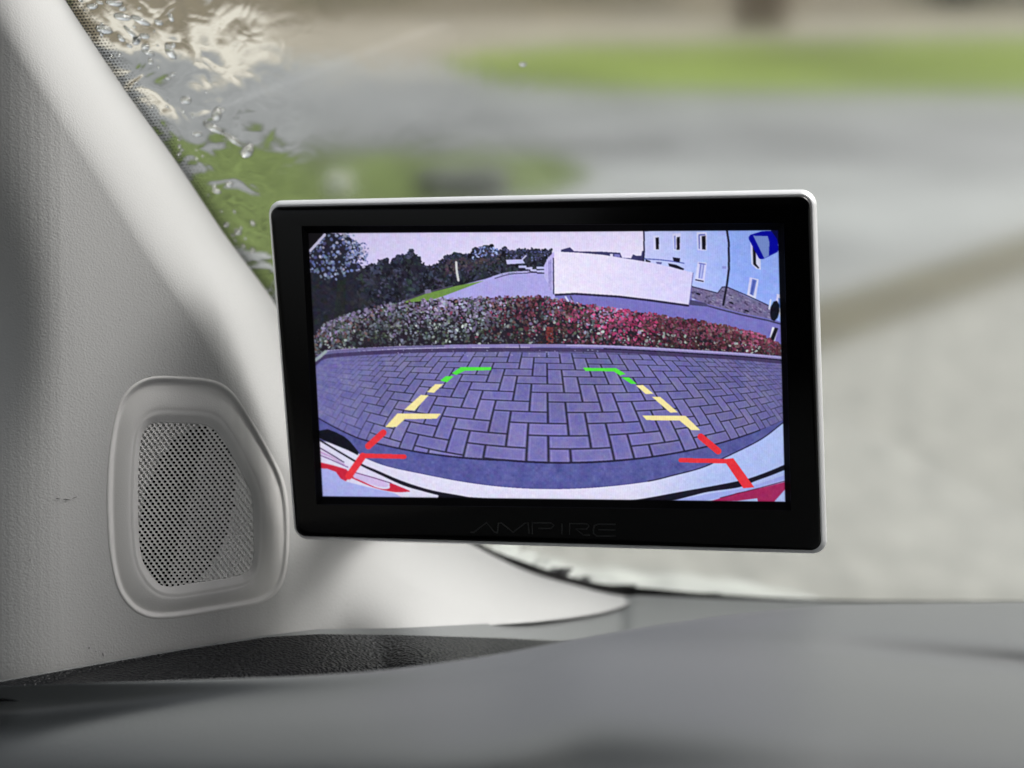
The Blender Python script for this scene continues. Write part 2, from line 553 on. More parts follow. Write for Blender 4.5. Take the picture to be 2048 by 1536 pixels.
def polar(pts, n=220):
    c = crom(pts, 600, closed=True)
    a = np.arctan2(c[:, 1] - CY, c[:, 0] - CX)
    r = np.hypot(c[:, 0] - CX, c[:, 1] - CY)
    o = np.argsort(a)
    th = np.linspace(-math.pi, math.pi, n, endpoint=False)
    rr = np.interp(th, a[o], r[o], period=2 * math.pi)
    for _ in range(2): rr = (np.roll(rr, 1) + rr * 2 + np.roll(rr, -1)) / 4
    return th, rr


th, rO = polar(O_)
_, rI1 = polar(I1)
_, rI2 = polar(I2)
# sink the trim sheet beneath the speaker surround
aa = np.arctan2(Y - CY, X - CX)
rr = np.hypot(X - CX, Y - CY)
rO_at = np.interp(aa, th, rO, period=2 * math.pi)
D = np.where(rr < rO_at + 1.5, D + .006, D)
Xf, Yf = X.ravel(), Y.ravel()
def LOWB(x): return float(np.interp(x, [880, 975, 1000, 1060, 1140, 1200, 1240, 1262, 1275], [1300, 1251, 1249, 1245, 1236, 1226, 1214, 1203, 1100]))
keep = [g for g in gridfaces(NS, NT) if Xf[g[0]] < 880 or Yf[g[0]] < LOWB(Xf[g[0]])]     # tapering end of the trim
mesh('panel', Pn(X, Y, D).reshape(-1, 3), keep, M_TRIM, pil)

loops = []
def loop(rad, lift):
    x = CX + rad * np.cos(th); y = CY + rad * np.sin(th)
    return Pn(x, y, depth_at(x, y) - lift)
prof = [(7.5, .0), (5.0, .00022), (2.5, .00026), (0.5, .0001), (-2.5, -.0006), (-5, -.0011), (-8, -.0012)]
prof = [(7.5, .0), (5.0, .00022), (2.5, .00026), (0.5, .0001), (-2.5, -.0005), (-5, -.0009), (-7, -.00095)]
for o, l_ in prof: loops.append(loop(rO + o, l_))
for q in np.linspace(0, 1, 12)[1:]:
    lv = -.00095 + .0011 * math.sin(q * math.pi / 2) - .0003 * max(0, (q - .85) / .15)
    loops.append(loop((rO - 7) * (1 - q) + (rI1 + 1) * q, lv))
for q, lv in ((.12, .0), (.35, -.0003), (.65, -.0007), (.9, -.0011), (1.0, -.0012), (1.0, -.0045)):
    loops.append(loop(rI1 * (1 - q) + rI2 * q, lv))
mesh('speaker_surround', np.vstack(loops), gridfaces(len(loops), len(th), True), M_TRIMS, pil)

# a few scuffs and specks on the panel
sv, sf = [], []
def fleck(x, y, rx, ry, an, lift=.0003):
    b0 = len(sv)
    for q in range(8):
        w_ = q * math.pi / 4
        jx = rx * math.cos(w_) * rnd.uniform(.6, 1.1); jy = ry * math.sin(w_) * rnd.uniform(.6, 1.1)
        xx_, yy_ = x + jx * math.cos(an) - jy * math.sin(an), y + jx * math.sin(an) + jy * math.cos(an)
        sv.append(P(xx_, yy_, float(depth_at(np.array([xx_]), np.array([yy_]))[0]) - lift))
    sf.append(tuple(range(b0, b0 + 8)))
for a_ in ((115, 997, 6, 1.2, .2), (133, 999, 10, 1.4, .1), (150, 995, 6, 1.2, -.3), (178, 1296, 1.3, 3, .1), (206, 1309, 1.4, 5, -.1), (192, 1303, 1, 1, 0), (60, 1120, 1.2, 1.5, 0), (90, 860, 1.2, 1, 0), (240, 640, 1, 1.3, 0), (30, 1210, 1.5, 1, 0), (330, 700, 1, 1, 0)): fleck(*a_)
mesh('scuff_marks', sv, sf, mat('grey_scuff', (.10, .10, .098), .8), pil, smooth=False)

# speaker grille: a perforated plate, every cell has its own hole or dimple
gv, gf, gm = [], [], []
a1 = np.array([11.25, -.2]); a2 = np.array([-6.7, 6.4])
def gp(x, y, lift): return tuple(P(x, y, float(GD(x, y)) - lift))
gx = np.linspace(240, 540, 31); gy = np.linspace(820, 1200, 39)
GDg = depth_at(*np.meshgrid(gx, gy))
def GD(x, y):
    i = min(max((x - gx[0]) / (gx[1] - gx[0]), 0), len(gx) - 1.001); j = min(max((y - gy[0]) / (gy[1] - gy[0]), 0), len(gy) - 1.001)
    i0, j0 = int(i), int(j); fi, fj = i - i0, j - j0
    return (GDg[j0, i0] * (1 - fi) + GDg[j0, i0 + 1] * fi) * (1 - fj) + (GDg[j0 + 1, i0] * (1 - fi) + GDg[j0 + 1, i0 + 1] * fi) * fj
ecx, ecy, ea, eb, eang = 374.5, 1018., 168., 90., math.radians(105)
for i in range(-70, 70):
    for j in range(-60, 60):
        c = np.array([380, 1000]) + a1 * i + a2 * j
        an = math.atan2(c[1] - CY, c[0] - CX)
        if math.hypot(c[0] - CX, c[1] - CY) > np.interp(an, th, rI2, period=2 * math.pi) + 7: continue
        quad = [c + s1 * a1 / 2 + s2 * a2 / 2 for s1, s2 in ((-1, -1), (1, -1), (1, 1), (-1, 1))]
        dx, dy = c - (ecx, ecy)
        u_ = (dx * math.cos(eang) + dy * math.sin(eang)) / ea
        w_ = (-dx * math.sin(eang) + dy * math.cos(eang)) / eb
        e = u_ * u_ + w_ * w_
        open_ = e < 1
        side = c[0] > 374 + (1018 - c[1]) * .25
        rim_lift = -.00125
        depth = .0020 if open_ else (.0009 if not side else .0005)
        rad = (3.8 if not side else 3.3) if open_ else (3.7 if not side else 2.9)
        b0 = len(gv)
        lines = []
        for k in range(4):
            p, q = quad[k], quad[(k + 1) % 4]
            lines += [p, (p + q) / 2]
        gv += [gp(*p, rim_lift) for p in lines]
        hole = []
        for p in lines:
            d_ = p - c
            # ellipse that follows the lattice
            hole.append(c + d_ / np.hypot(*d_) * rad * np.array([.92, 1.0]))
        gv += [gp(*p, rim_lift + .00008) for p in hole]
        gv += [gp(*(c + (p - c) * .8), rim_lift - depth) for p in hole]
        for k in range(8):
            k2 = (k + 1) % 8
            gf.append((b0 + k, b0 + k2, b0 + 8 + k2, b0 + 8 + k)); gm.append(0)
            gf.append((b0 + 8 + k, b0 + 8 + k2, b0 + 16 + k2, b0 + 16 + k)); gm.append(0)
        gf.append(tuple(b0 + 16 + k for k in range(8))); gm.append(1 if open_ else 0)
gr = mesh('speaker_grille', gv, gf, M_GRILLE, pil, smooth=False)
gr.data.materials.append(M_HOLE)
gr.data.polygons.foreach_set('material_index', gm)

# ------------------------------------------------------------------ dashboard
dash = empty('dashboard', P(1100, 1500, .30), 'dark grey soft plastic dashboard with a raised hood across the bottom', 'dashboard')
# upper panel that runs under the windscreen
n1, n2 = 90, 14
topx = np.sort(np.r_[np.linspace(-250, 2400, n1 - 20), np.linspace(1000, 1400, 20)])
ty = np.interp(topx, [-250, 0, 195, 371, 537, 640, 800, 1000, 1100, 1200, 1262, 1450, 1700, 2400], [1410, 1362, 1326, 1296, 1270, 1258, 1256, 1246, 1236, 1219, 1190, 1198, 1205, 1207])
td = np.interp(topx, [-250, 0, 300, 600, 1000, 1250, 1450, 2400], [.375, .385, .405, .445, .54, .61, .65, .80])
td = np.where(topx < 1262, depth_at(topx, ty) - .004, np.minimum(td, wd(topx, ty) - .008))
td = np.minimum(td, wd(topx, ty) - .002)
v = []
for q in range(n2):
    s = q / (n2 - 1)
    yy = ty + s * np.interp(topx, [-250, 600, 1250, 2400], [200, 200, 190, 190])
    dd = td * (1 - s) + np.interp(topx, [-250, 600, 1250, 2400], [.34, .375, .43, .46]) * s
    dd = np.where(topx < 980, np.minimum(dd, depth_at(topx, yy) - .004), dd)
    v.append(Pn(topx, yy, dd))
mesh('upper_panel', np.vstack(v), gridfaces(n2, n1), M_DASH, dash)
# dark grained pocket next to the pillar
n1, n2 = 80, 24
px_ = np.linspace(-220, 1160, n1)
tp = np.interp(px_, [-220, 0, 195, 371, 537, 640, 800, 1000, 1160], [1400, 1364, 1329, 1299, 1274, 1268, 1270, 1276, 1284])
bt = np.interp(px_, [-220, 0, 195, 439, 732, 830, 1000, 1160], [1430, 1395, 1385, 1372, 1356, 1347, 1327, 1290])
v = []
for q in range(n2):
    s = q / (n2 - 1)
    yy = tp + s * (bt - tp) * 1.25
    dd = np.interp(px_, [150, 600, 1160], [.392, .425, .49]) * (1 - s * .07) - .003 - .005 * math.sin(s * math.pi)
    dd = np.minimum(dd, depth_at(px_, yy) - .0065 - .005 * math.sin(s * math.pi))
    dd = dd - .0025 * np.exp(-((s - .62) / .12) ** 2) * np.exp(-((px_ - 560) / 260.) ** 2)
    v.append(Pn(px_, yy, dd))
mesh('grained_pocket', np.vstack(v), gridfaces(n2, n1), M_DASHG, dash)
# instrument hood in the foreground
n1, n2 = 150, 70
hx = np.linspace(-300, 2500, n1)
hy = np.interp(hx, [-300, 0, 195, 439, 600, 732, 850, 950, 1050, 1150, 1300, 1450, 1620, 2050, 2500], [1378, 1372, 1366, 1358, 1352, 1344, 1330, 1316, 1298, 1278, 1252, 1230, 1212, 1206, 1206])
for _ in range(6): hy[1:-1] = (hy[:-2] + hy[1:-1] * 2 + hy[2:]) / 4
cy_ = np.interp(hx, [-300, 0, 293, 586, 781, 903, 1000, 1153, 1512, 1665, 2044, 2500], [1432, 1425, 1408, 1392, 1378, 1358, 1338, 1284, 1298, 1308, 1343, 1385])
for _ in range(8): cy_[1:-1] = (cy_[:-2] + cy_[1:-1] * 2 + cy_[2:]) / 4
dtop = np.interp(hx, [-300, 0, 800, 1300, 1700, 2500], [.38, .355, .315, .33, .35, .355])
for _ in range(40): dtop[1:-1] = (dtop[:-2] + dtop[1:-1] * 2 + dtop[2:]) / 4
DBOT = np.interp(hx, [-300, 0, 800, 1500, 2500], [.42, .37, .235, .175, .165])
for _ in range(60): DBOT[1:-1] = (DBOT[:-2] + DBOT[1:-1] * 2 + DBOT[2:]) / 4
GAMP = np.interp(hx, [0, 1000, 1500, 2200], [.009, .010, .012, .018])
v = []
v.append(Pn(hx, hy + 45, dtop + .04))
v.append(Pn(hx, hy + 8, dtop + .012))
for q in range(n2):
    s = q / (n2 - 1)
    yy = hy + (1750 - hy) * s ** 1.25
    rel = yy - cy_
    dd = dtop + (DBOT - dtop) * s ** .8
    groove = GAMP * np.exp(-(rel / 42.) ** 2)
    dome = -.017 * np.exp(-((rel - 150) / 105.) ** 2)
    v.append(Pn(hx, yy, dd + groove + dome))
mesh('instrument_hood', np.vstack(v), gridfaces(n2 + 2, n1), M_DASH, dash)

# ------------------------------------------------------------------ unseen rest of the cabin, added to block sky light and darken reflections
cabin = empty('car_cabin', (0, -.4, .62), 'dark cabin interior of the car round the viewer, unseen, added to shape the light', 'car cabin')
M_CAB = mat('cabin_dark_trim', (.035, .035, .037), .8, spec=.2)
M_ROOF = mat('headliner_cloth', (.30, .30, .29), .95, spec=.1)


def slab(name, x0, x1, y0, y1, z0, z1, m):
    v = [(x, y, z) for z in (z0, z1) for x, y in ((x0, y0), (x1, y0), (x1, y1), (x0, y1))]
    f = [(3, 2, 1, 0), (4, 5, 6, 7), (0, 1, 5, 4), (1, 2, 6, 5), (2, 3, 7, 6), (3, 0, 4, 7)]
    return mesh(name, v, f, m, cabin, smooth=False)


slab('floor', -.55, 1.35, -1.6, .75, .55, .62, M_CAB)
slab('rear_wall', -.55, 1.35, -1.7, -1.605, .55, 1.95, M_CAB)
slab('door_panel', 1.36, 1.42, -1.7, .75, .55, 1.22, M_CAB)
slab('door_panel', -.62, -.56, -1.7, .30, .55, 1.22, M_CAB)
slab('seat', -.28, .30, -.95, -.40, .63, 1.0, M_CAB)
slab('headrest', -.26, .28, -.75, -.45, 1.0, 1.6, M_CAB)
if ROOF: slab('headliner', -.6, 1.4, -1.7, .36, 1.86, 1.9, M_ROOF)
slab('firewall', -.5, 1.35, .76, .80, .55, 1.05, M_CAB)

# ------------------------------------------------------------------ monitor
FR = [(538, 413), (1621, 391), (1643, 1103), (591, 1074)]
rays = np.array([list(ray(*p)) for p in FR])
A = np.array([rays[0], -rays[1], rays[2], -rays[3]]).T
lam = np.linalg.svd(A)[2][-1]
lam = lam / lam[0] * .414
Q = [CAM + Vector(rays[i]) * float(lam[i]) for i in range(4)]
O3 = Q[0]
Wd = (Q[1] - Q[0]).length
Ht = (Q[3] - Q[0]).length
eu = (Q[1] - Q[0]).normalized()
ev = (Q[3] - Q[0]).normalized()
en = eu.cross(ev).normalized()
if en.dot(CAM - O3) < 0: en = -en       # towards the viewer


def ML(u, v_, c): return O3 + eu * u + ev * v_ + en * c


def pix_local(x, y, c=0.):              # monitor-plane coordinates of a photo pixel
    r = ray(x, y)
    o = O3 + en * c
    tt = (o - CAM).dot(en) / r.dot(en)
    p = CAM + r * tt - o
    uv = eu.dot(ev)
    a_, b_ = p.dot(eu), p.dot(ev)
    den = 1 - uv * uv
    return ((a_ - uv * b_) / den, (b_ - uv * a_) / den)


def rrect(x0, y0, x1, y1, r, n=10):
    pts = []
    for cx, cy, a0 in ((x1 - r, y0 + r, -90), (x1 - r, y1 - r, 0), (x0 + r, y1 - r, 90), (x0 + r, y0 + r, 180)):
        for k in range(n):
            w_ = math.radians(a0 + 90 * k / (n - 1))
            pts.append((cx + r * math.cos(w_), cy + r * math.sin(w_)))
    return pts


mon = empty('monitor', ML(Wd / 2, Ht, -.01), 'black rear-view monitor with silver rim showing a parking camera picture', 'monitor')
def ringloops(spec, n=10):
    v = []
    for inset, r, c in spec:
        v += [ML(x, y, c) for x, y in rrect(inset, inset, Wd - inset, Ht - inset, r, n)]
    return v, gridfaces(len(spec), 4 * n, True)
# silver housing
mm = .001
spec = [(.9 * mm, 2.4 * mm, -1.9 * mm), (-.25 * mm, 3.2 * mm, -1.9 * mm), (-.6 * mm, 3.5 * mm, -2.1 * mm), (-1.5 * mm, 4.2 * mm, -3.4 * mm), (-1.75 * mm, 4.4 * mm, -4.2 * mm), (-1.8 * mm, 4.4 * mm, -9.0 * mm), (-1.5 * mm, 4.2 * mm, -9.6 * mm), (-.5 * mm, 3.9 * mm, -9.8 * mm)]
v, f = ringloops(spec)
mesh('silver_rim', v, f, M_SILVER, mon)
# dark back shell behind it
spec = [(-1.3 * mm, 4.1 * mm, -9.7 * mm), (-1.4 * mm, 4.1 * mm, -11.5 * mm), (1.5 * mm, 4 * mm, -14 * mm), (8 * mm, 5 * mm, -15.5 * mm)]
v, f = ringloops(spec)
f.append(tuple(range(len(v) - 40, len(v))))
mesh('back_shell', v, f, mat('back_shell_grey', (.03, .03, .033), .45), mon)
# black bezel
opn = [pix_local(x, y) for x, y in ((603, 452), (1568, 446), (1582, 1021), (633, 1009))]
scr = [pix_local(x, y, -.0022) for x, y in ((616, 466), (1556.5, 460), (1571, 1004), (645, 993))]
spec = [(1.5 * mm, 2.2 * mm, -3.6 * mm), (.55 * mm, 2.8 * mm, -2.6 * mm), (.45 * mm, 2.9 * mm, -1.5 * mm), (0, 3.1 * mm, -1.1 * mm), (.1 * mm, 3.1 * mm, -.6 * mm), (.5 * mm, 3.1 * mm, -.2 * mm), (1.3 * mm, 3.2 * mm, 0), (2.5 * mm, 3.3 * mm, 0.05 * mm)]
v, f = ringloops(spec)
nb = len(v)
last = list(range(nb - 40, nb))
def quadpt(qd, k):                       # distribute 40 points over the four corners of a quad, matching rrect order
    order = [qd[1], qd[2], qd[3], qd[0]]
    side = k // 10
    w_ = (k % 10)
    return order[side]
for c, qd in ((0, opn), (-.0004, opn)):
    pass
v += [ML(*quadpt(opn, k), 0.0) for k in range(40)]
f += [(last[k], last[(k + 1) % 40], nb + (k + 1) % 40, nb + k) for k in range(40)]
bez = mesh('bezel', v, f, M_BLACK, mon)
# inner slope from the bezel to the glass
v = [ML(*p, 0.0) for p in opn]
m_ = [((a[0] * .93 + b[0] * .07), (a[1] * .93 + b[1] * .07)) for a, b in zip(opn, scr)]
v = [ML(*p, 0.0) for p in opn] + [ML(*p, -.0003) for p in m_] + [ML(*p, -.0019) for p in scr] + [ML(*p, -.0026) for p in scr]
f = gridfaces(4, 4, True)
mesh('screen_surround', v, f, M_BLACKM, mon, smooth=False)
#PAINT_BEGIN
# ---- the camera picture on the display: an 800 x 480 dot panel, one colour per dot, painted dot by dot
LW, LH, SS = 800, 480, 2
def homog(src, dst):
    A_ = []
    for (x, y), (u, v_) in zip(src, dst):
        A_.append([x, y, 1, 0, 0, 0, -u * x, -u * y, -u]); A_.append([0, 0, 0, x, y, 1, -v_ * x, -v_ * y, -v_])
    return np.linalg.svd(np.array(A_, float))[2][-1].reshape(3, 3)
SCQ = [(616, 466), (1556.5, 460), (1571, 1004), (645, 993)]
Hi = homog([(0, 0), (1, 0), (1, 1), (0, 1)], SCQ)
gu, gw = np.meshgrid((np.arange(LW * SS) + .5) / (LW * SS), (np.arange(LH * SS) + .5) / (LH * SS))
den = Hi[2, 0] * gu + Hi[2, 1] * gw + Hi[2, 2]
PX = (Hi[0, 0] * gu + Hi[0, 1] * gw + Hi[0, 2]) / den
PY = (Hi[1, 0] * gu + Hi[1, 1] * gw + Hi[1, 2]) / den
rs = np.random.default_rng(5)
IMG = np.zeros((LH * SS, LW * SS, 3))
SX0, SX1, SY0, SY1 = 616, 1571, 460, 1004
Hf = np.linalg.inv(Hi)
def to_pix(p):
    q = np.c_[np.asarray(p, float), np.ones(len(p))] @ Hf.T
    return q[:, :2] / q[:, 2:] * [LW * SS, LH * SS]
def inside(poly):
    q = to_pix(poly)
    x0, y0 = np.maximum(np.floor(q.min(0)).astype(int) - 1, 0)
    x1, y1 = np.ceil(q.max(0)).astype(int) + 2
    x1, y1 = min(x1, LW * SS), min(y1, LH * SS)
    if x1 <= x0 or y1 <= y0: return None
    xx, yy = np.meshgrid(np.arange(x0, x1) + .5, np.arange(y0, y1) + .5)
    m = np.zeros(xx.shape, bool)
    n = len(q)
    for i in range(n):
        (xa, ya), (xb, yb) = q[i], q[(i + 1) % n]
        if ya == yb: continue
        c = (ya > yy) != (yb > yy)
        m ^= c & (xx < (xb - xa) * (yy - ya) / (yb - ya) + xa)
    return (slice(y0, y1), slice(x0, x1)), m
def fill(poly, col, noise=0.):
    r = inside(poly)
    if r is None: return
    s, m = r
    col = np.array(col, float)
    if noise:
        IMG[s][m] = col + rs.normal(0, noise, (m.sum(), 1))
    else: IMG[s][m] = col
def grade(poly, c0, c1, x0, x1, noise=3.):
    r_ = inside(poly)
    if r_ is None: return
    s, m = r_
    t_ = np.clip((PX[s][m] - x0) / (x1 - x0), 0, 1)[:, None]; t_ = t_ * t_ * (3 - 2 * t_)
    IMG[s][m] = np.array(c0, float) * (1 - t_) + np.array(c1, float) * t_ + rs.normal(0, noise, (m.sum(), 1))
def stroke(pts, w, col):
    p = np.array(pts, float)
    for i in range(len(p) - 1):
        a, b = p[i], p[i + 1]
        t_ = (b - a) / max(1e-6, np.hypot(*(b - a)))
        n_ = np.array([-t_[1], t_[0]]) * w / 2
        fill([a + n_, b + n_, b - n_, a - n_], col)
        for e in (a, b):
            fill([e + w / 2 * np.array([math.cos(k), math.sin(k)]) for k in np.linspace(0, 6.283, 12, endpoint=False)], col)
def splat(x, y, rx, ry, ang, col):
    k = np.linspace(0, 6.283, 9, endpoint=False)
    c, s = math.cos(ang), math.sin(ang)
    ex_, ey_ = rx * np.cos(k), ry * np.sin(k)
    fill(np.c_[x + ex_ * c - ey_ * s, y + ex_ * s + ey_ * c], col)
def curve(pts, n=60): return [tuple(p) for p in crom(pts, n)]

# sky
tt_ = np.clip((PX - SX0) / (SX1 - SX0), 0, 1)[..., None]
IMG[:] = np.array([214, 206, 250]) * (1 - tt_) + np.array([234, 226, 252]) * tt_
# land behind the hedge: dusky road
fill([(1060, 560), (1571, 560), (1571, 720), (1060, 720)], (116, 112, 190), 4)
fill([(600, 545), (1110, 545), (1110, 640), (600, 640)], (172, 168, 232), 4)
# tree line
skyl = [(600, 466), (640, 462), (700, 475), (728, 500), (712, 528), (733, 536), (743, 527), (750, 534), (759, 527), (773, 518), (779, 531), (786, 518), (800, 511), (812, 510), (823, 501), (831, 511), (842, 515), (843, 527), (853, 532), (870, 532), (884, 522), (894, 515), (901, 512), (919, 507), (934, 510), (944, 511), (948, 500), (956, 498), (969, 495), (987, 496), (997, 502), (1012, 497), (1017, 508), (1027, 504), (1047, 501), (1066, 502), (1081, 504), (1104, 500)]
low_ = [(1104, 547), (1050, 544), (1011, 548), (987, 553), (972, 558), (940, 566), (878, 584), (862, 604), (800, 612), (760, 626), (700, 650), (600, 680)]
fill(skyl + low_, (30, 30, 44))
def tree_splats(n, x0, x1, fy0, fy1, cols, r0, r1, seed):
    r = np.random.default_rng(seed)
    sx_ = np.array([p[0] for p in skyl]); sy_ = np.array([p[1] for p in skyl])
    lx = np.array([p[0] for p in low_[::-1]]); ly = np.array([p[1] for p in low_[::-1]])
    for _ in range(n):
        x = r.uniform(x0, x1)
        t0, b0 = np.interp(x, sx_, sy_), np.interp(x, lx, ly)
        y = t0 - 2 + (b0 - t0) * r.uniform(fy0, fy1)
        c = np.array(cols[r.integers(len(cols))]) * r.uniform(.75, 1.2)
        splat(x, y, r.uniform(r0, r1), r.uniform(r0, r1) * .7, r.uniform(0, 3), c)
tree_splats(700, 715, 1104, 0, .95, [(34, 36, 52), (50, 53, 74), (20, 20, 32), (64, 64, 88), (42, 52, 54), (16, 16, 26)], 2.5, 8, 1)
tree_splats(500, 715, 1104, 0, .95, [(34, 36, 52), (58, 61, 84), (24, 24, 38), (40, 48, 52)], 1.5, 4, 11)
tree_splats(70, 620, 760, .3, .95, [(38, 38, 48), (44, 44, 62), (30, 34, 38)], 3, 9, 12)
tree_splats(160, 715, 1104, 0, .12, [(48, 48, 80), (60, 62, 100), (30, 30, 52)], 1, 2.6, 2)
tree_splats(150, 890, 1000, .15, .6, [(62, 48, 66), (70, 62, 66), (48, 42, 58)], 2, 4, 3)
tree_splats(90, 945, 998, 0, .3, [(120, 135, 200), (70, 80, 130), (160, 175, 235)], 1, 2.5, 4)
tree_splats(80, 1010, 1100, 0, .5, [(70, 72, 120), (110, 115, 175), (50, 50, 85)], 1, 3, 5)
fill([(1012, 520), (1045, 519), (1050, 527), (1014, 529)], (190, 190, 240))
stroke([(1040, 524), (1052, 512)], 3, (190, 190, 240))
for x, y, w_ in ((1045, 534, 8), (1058, 537, 7), (1070, 541, 9), (1082, 536, 9), (1082, 543, 8)):
    fill([(x - w_, y - 2), (x + w_, y - 2.5), (x + w_, y + 2.5), (x - w_, y + 2)], (185, 185, 235))
    fill([(x - w_, y + 2.5), (x + w_, y + 2.5), (x + w_, y + 5), (x - w_, y + 5)], (40, 38, 62))
# the near left tree, pale speckled leaves against the light
r = np.random.default_rng(9)
for _ in range(520):
    x, y = r.uniform(612, 742), r.uniform(462, 600)
    if (x - 668) ** 2 / 70 ** 2 + (y - 515) ** 2 / 60 ** 2 > r.uniform(.6, 1.05): continue
    if x > 690 and y > 545: continue
    dark = r.random() < (.25 if y < 555 else .6)
    c = np.array([(150, 165, 215), (175, 185, 225), (110, 125, 190), (200, 195, 225), (130, 150, 180), (90, 95, 160)][r.integers(6)]) * r.uniform(.7, 1.05) * (.5 if y > 560 else 1)
    if dark: c = np.array((24, 28, 44))
    s = r.uniform(1.4, 4.4)
    splat(x, y, s, s * .8, r.uniform(0, 3), c)
for _ in range(120):
    x, y = r.uniform(690, 738), r.uniform(486, 530)
    splat(x, y, r.uniform(.8, 2.4), r.uniform(.8, 1.6), r.uniform(0, 3), [(70, 80, 130), (190, 195, 235), (120, 125, 190)][r.integers(3)])
fill([(676, 560), (692, 560), (690, 640), (668, 640)], (30, 34, 36))
# grass verge and road
fill(curve([(862, 602), (894, 591), (934, 575), (980, 560), (1010, 553), (1060, 548), (1090, 548)], 40) + [(1105, 580), (1108, 610), (862, 612)], (168, 163, 228), 4)
stroke(curve([(990, 557), (1020, 549), (1060, 546)], 20), 1.6, (60, 58, 90))
stroke(curve([(985, 554), (1015, 546), (1058, 543)], 20), 2.2, (175, 172, 225))
fill([(790, 612), (808, 604), (851, 588), (909, 573), (956, 564), (968, 562), (934, 575), (894, 590), (862, 601), (823, 609)], (104, 140, 66), 5)
stroke([(780, 612), (808, 603), (851, 586), (905, 572)], 2.5, (70, 68, 88))
fill([(850, 580), (862, 579), (863, 586), (850, 588)], (120, 118, 150))
stroke([(912.5, 525), (914, 545), (917, 561)], 4.6, (200, 202, 205))
# white flat-roofed building
side_ = [(1088, 532), (1096, 516), (1108, 503.5), (1109, 592), (1102, 578), (1089, 556)]
fill(side_, (186, 180, 238))
for xa, ya, yb in ((1098, 522, 573), (1101.5, 520, 580)): stroke([(xa, ya), (xa + .5, yb)], 1.3, (110, 105, 170))
stroke([(1106.8, 517), (1107.3, 588)], 2.4, (48, 44, 80))
# far roofs and bushes over the building
fill([(1122, 500), (1140, 495), (1148, 503), (1205, 504), (1240, 506), (1244, 516), (1262, 517), (1266, 509), (1272, 512), (1282, 512), (1284, 503), (1289, 500), (1289, 524), (1205, 512), (1122, 506)], (52, 50, 98))
fill([(1220, 508), (1226, 508), (1226, 514), (1220, 513)], (220, 215, 250))
fill([(1228, 509), (1240, 509), (1240, 515), (1228, 514)], (120, 118, 190))
# house
fill([(1288, 455), (1457, 455), (1457, 600), (1384, 600), (1384, 548), (1288, 528)], (178, 192, 255), 3)
grade([(1288, 455), (1457, 455), (1457, 600), (1384, 600), (1384, 548), (1288, 528)], (196, 202, 252), (168, 188, 255), 1288, 1457)
fill([(1457, 455), (1575, 455), (1575, 650), (1455, 600)], (148, 176, 255), 3)
stroke([(1287.5, 455), (1288, 505), (1287, 522)], 3, (30, 28, 60))
fill([(1290, 455), (1330, 458), (1290, 464)], (70, 68, 110))
def window(q, dark, hole=(14, 12, 26), frame=(212, 214, 252)):
    fill(q, frame)
    fill(dark, hole)
window([(1306, 472), (1318, 471), (1319, 501), (1307, 500)], [(1311, 476), (1317.5, 475), (1317.5, 499), (1311.5, 499)])
window([(1345, 468), (1361, 467), (1360, 502), (1346, 501)], [(1353, 475), (1359.5, 474), (1359, 500), (1353, 500)])
fill([(1348, 472), (1351, 472), (1351, 499), (1348.5, 499)], (120, 130, 205))
window([(1393, 465), (1413, 465), (1413, 502), (1395, 501)], [(1403, 473), (1411, 472), (1411, 500), (1403.5, 499)])
fill([(1396.5, 469), (1410, 468), (1410, 471), (1399.5, 472), (1399.5, 498), (1397, 498)], (95, 100, 180))
window([(1395, 524), (1413, 526), (1408, 566), (1389, 562)], [(1399, 528), (1409, 530), (1405, 559), (1396, 557)], (176, 186, 246))
stroke([(1401, 530), (1398, 556)], 1.8, (100, 104, 190)); stroke([(1407, 531), (1403, 557)], 1.6, (120, 124, 200)); stroke([(1398, 527), (1410, 529)], 2, (90, 96, 180))
stroke([(1391, 560), (1406, 563)], 2.4, (30, 28, 60))
window([(1500, 478), (1520, 480), (1521, 540), (1512, 538), (1502, 528)], [(1504.5, 488), (1510.5, 490), (1511.5, 528), (1518, 536), (1516, 538), (1506, 529)])
window([(1499, 555), (1517, 559), (1511, 599), (1493, 592)], [(1504, 558), (1513, 561), (1506, 592), (1499, 588)], (92, 112, 200))
stroke([(1508, 562), (1502, 589)], 1.5, (60, 70, 150))
window([(1553, 588), (1562, 590), (1562, 640), (1551, 610)], [(1556, 596), (1562, 598), (1562, 620), (1556, 612)], (90, 120, 200))
stroke([(1288, 518), (1320, 520), (1345, 523), (1368, 527)], 2, (75, 85, 165))
fill([(1345, 515), (1360, 517), (1359, 525), (1347, 523)], (20, 18, 40))
fill([(1336, 527), (1352, 530), (1368, 538), (1366, 541), (1338, 533)], (18, 16, 36))
fill([(1291, 519), (1301, 523), (1300, 526), (1291, 524)], (20, 18, 40))
fill([(1311, 524), (1324, 525), (1322, 529), (1314, 528)], (90, 88, 150))
# plinth of rough stone
pl_ = [(1384, 574), (1435, 587), (1444, 575), (1452, 574), (1495, 594), (1536, 612), (1548, 620), (1548, 640), (1535, 637), (1483, 626), (1439, 615), (1416, 609), (1382, 596)]
fill(pl_, (112, 104, 146), 5)
for _ in range(260):
    x = r.uniform(1384, 1546)
    t0 = np.interp(x, [1384, 1435, 1444, 1452, 1536, 1548], [575, 588, 576, 575, 613, 620]); b0 = np.interp(x, [1382, 1416, 1439, 1483, 1535, 1548], [594, 608, 614, 625, 636, 640])
    y = r.uniform(t0 + 1.5, b0)
    splat(x, y, r.uniform(1, 4), r.uniform(.8, 2), .4, np.array([(88, 80, 122), (142, 134, 172), (100, 92, 130), (120, 110, 150), (70, 62, 98)][r.integers(5)]))
stroke([(1384, 573.5), (1435, 586.5), (1444, 574.5), (1452, 573.5), (1495, 592), (1536, 611)], 2, (44, 40, 74))
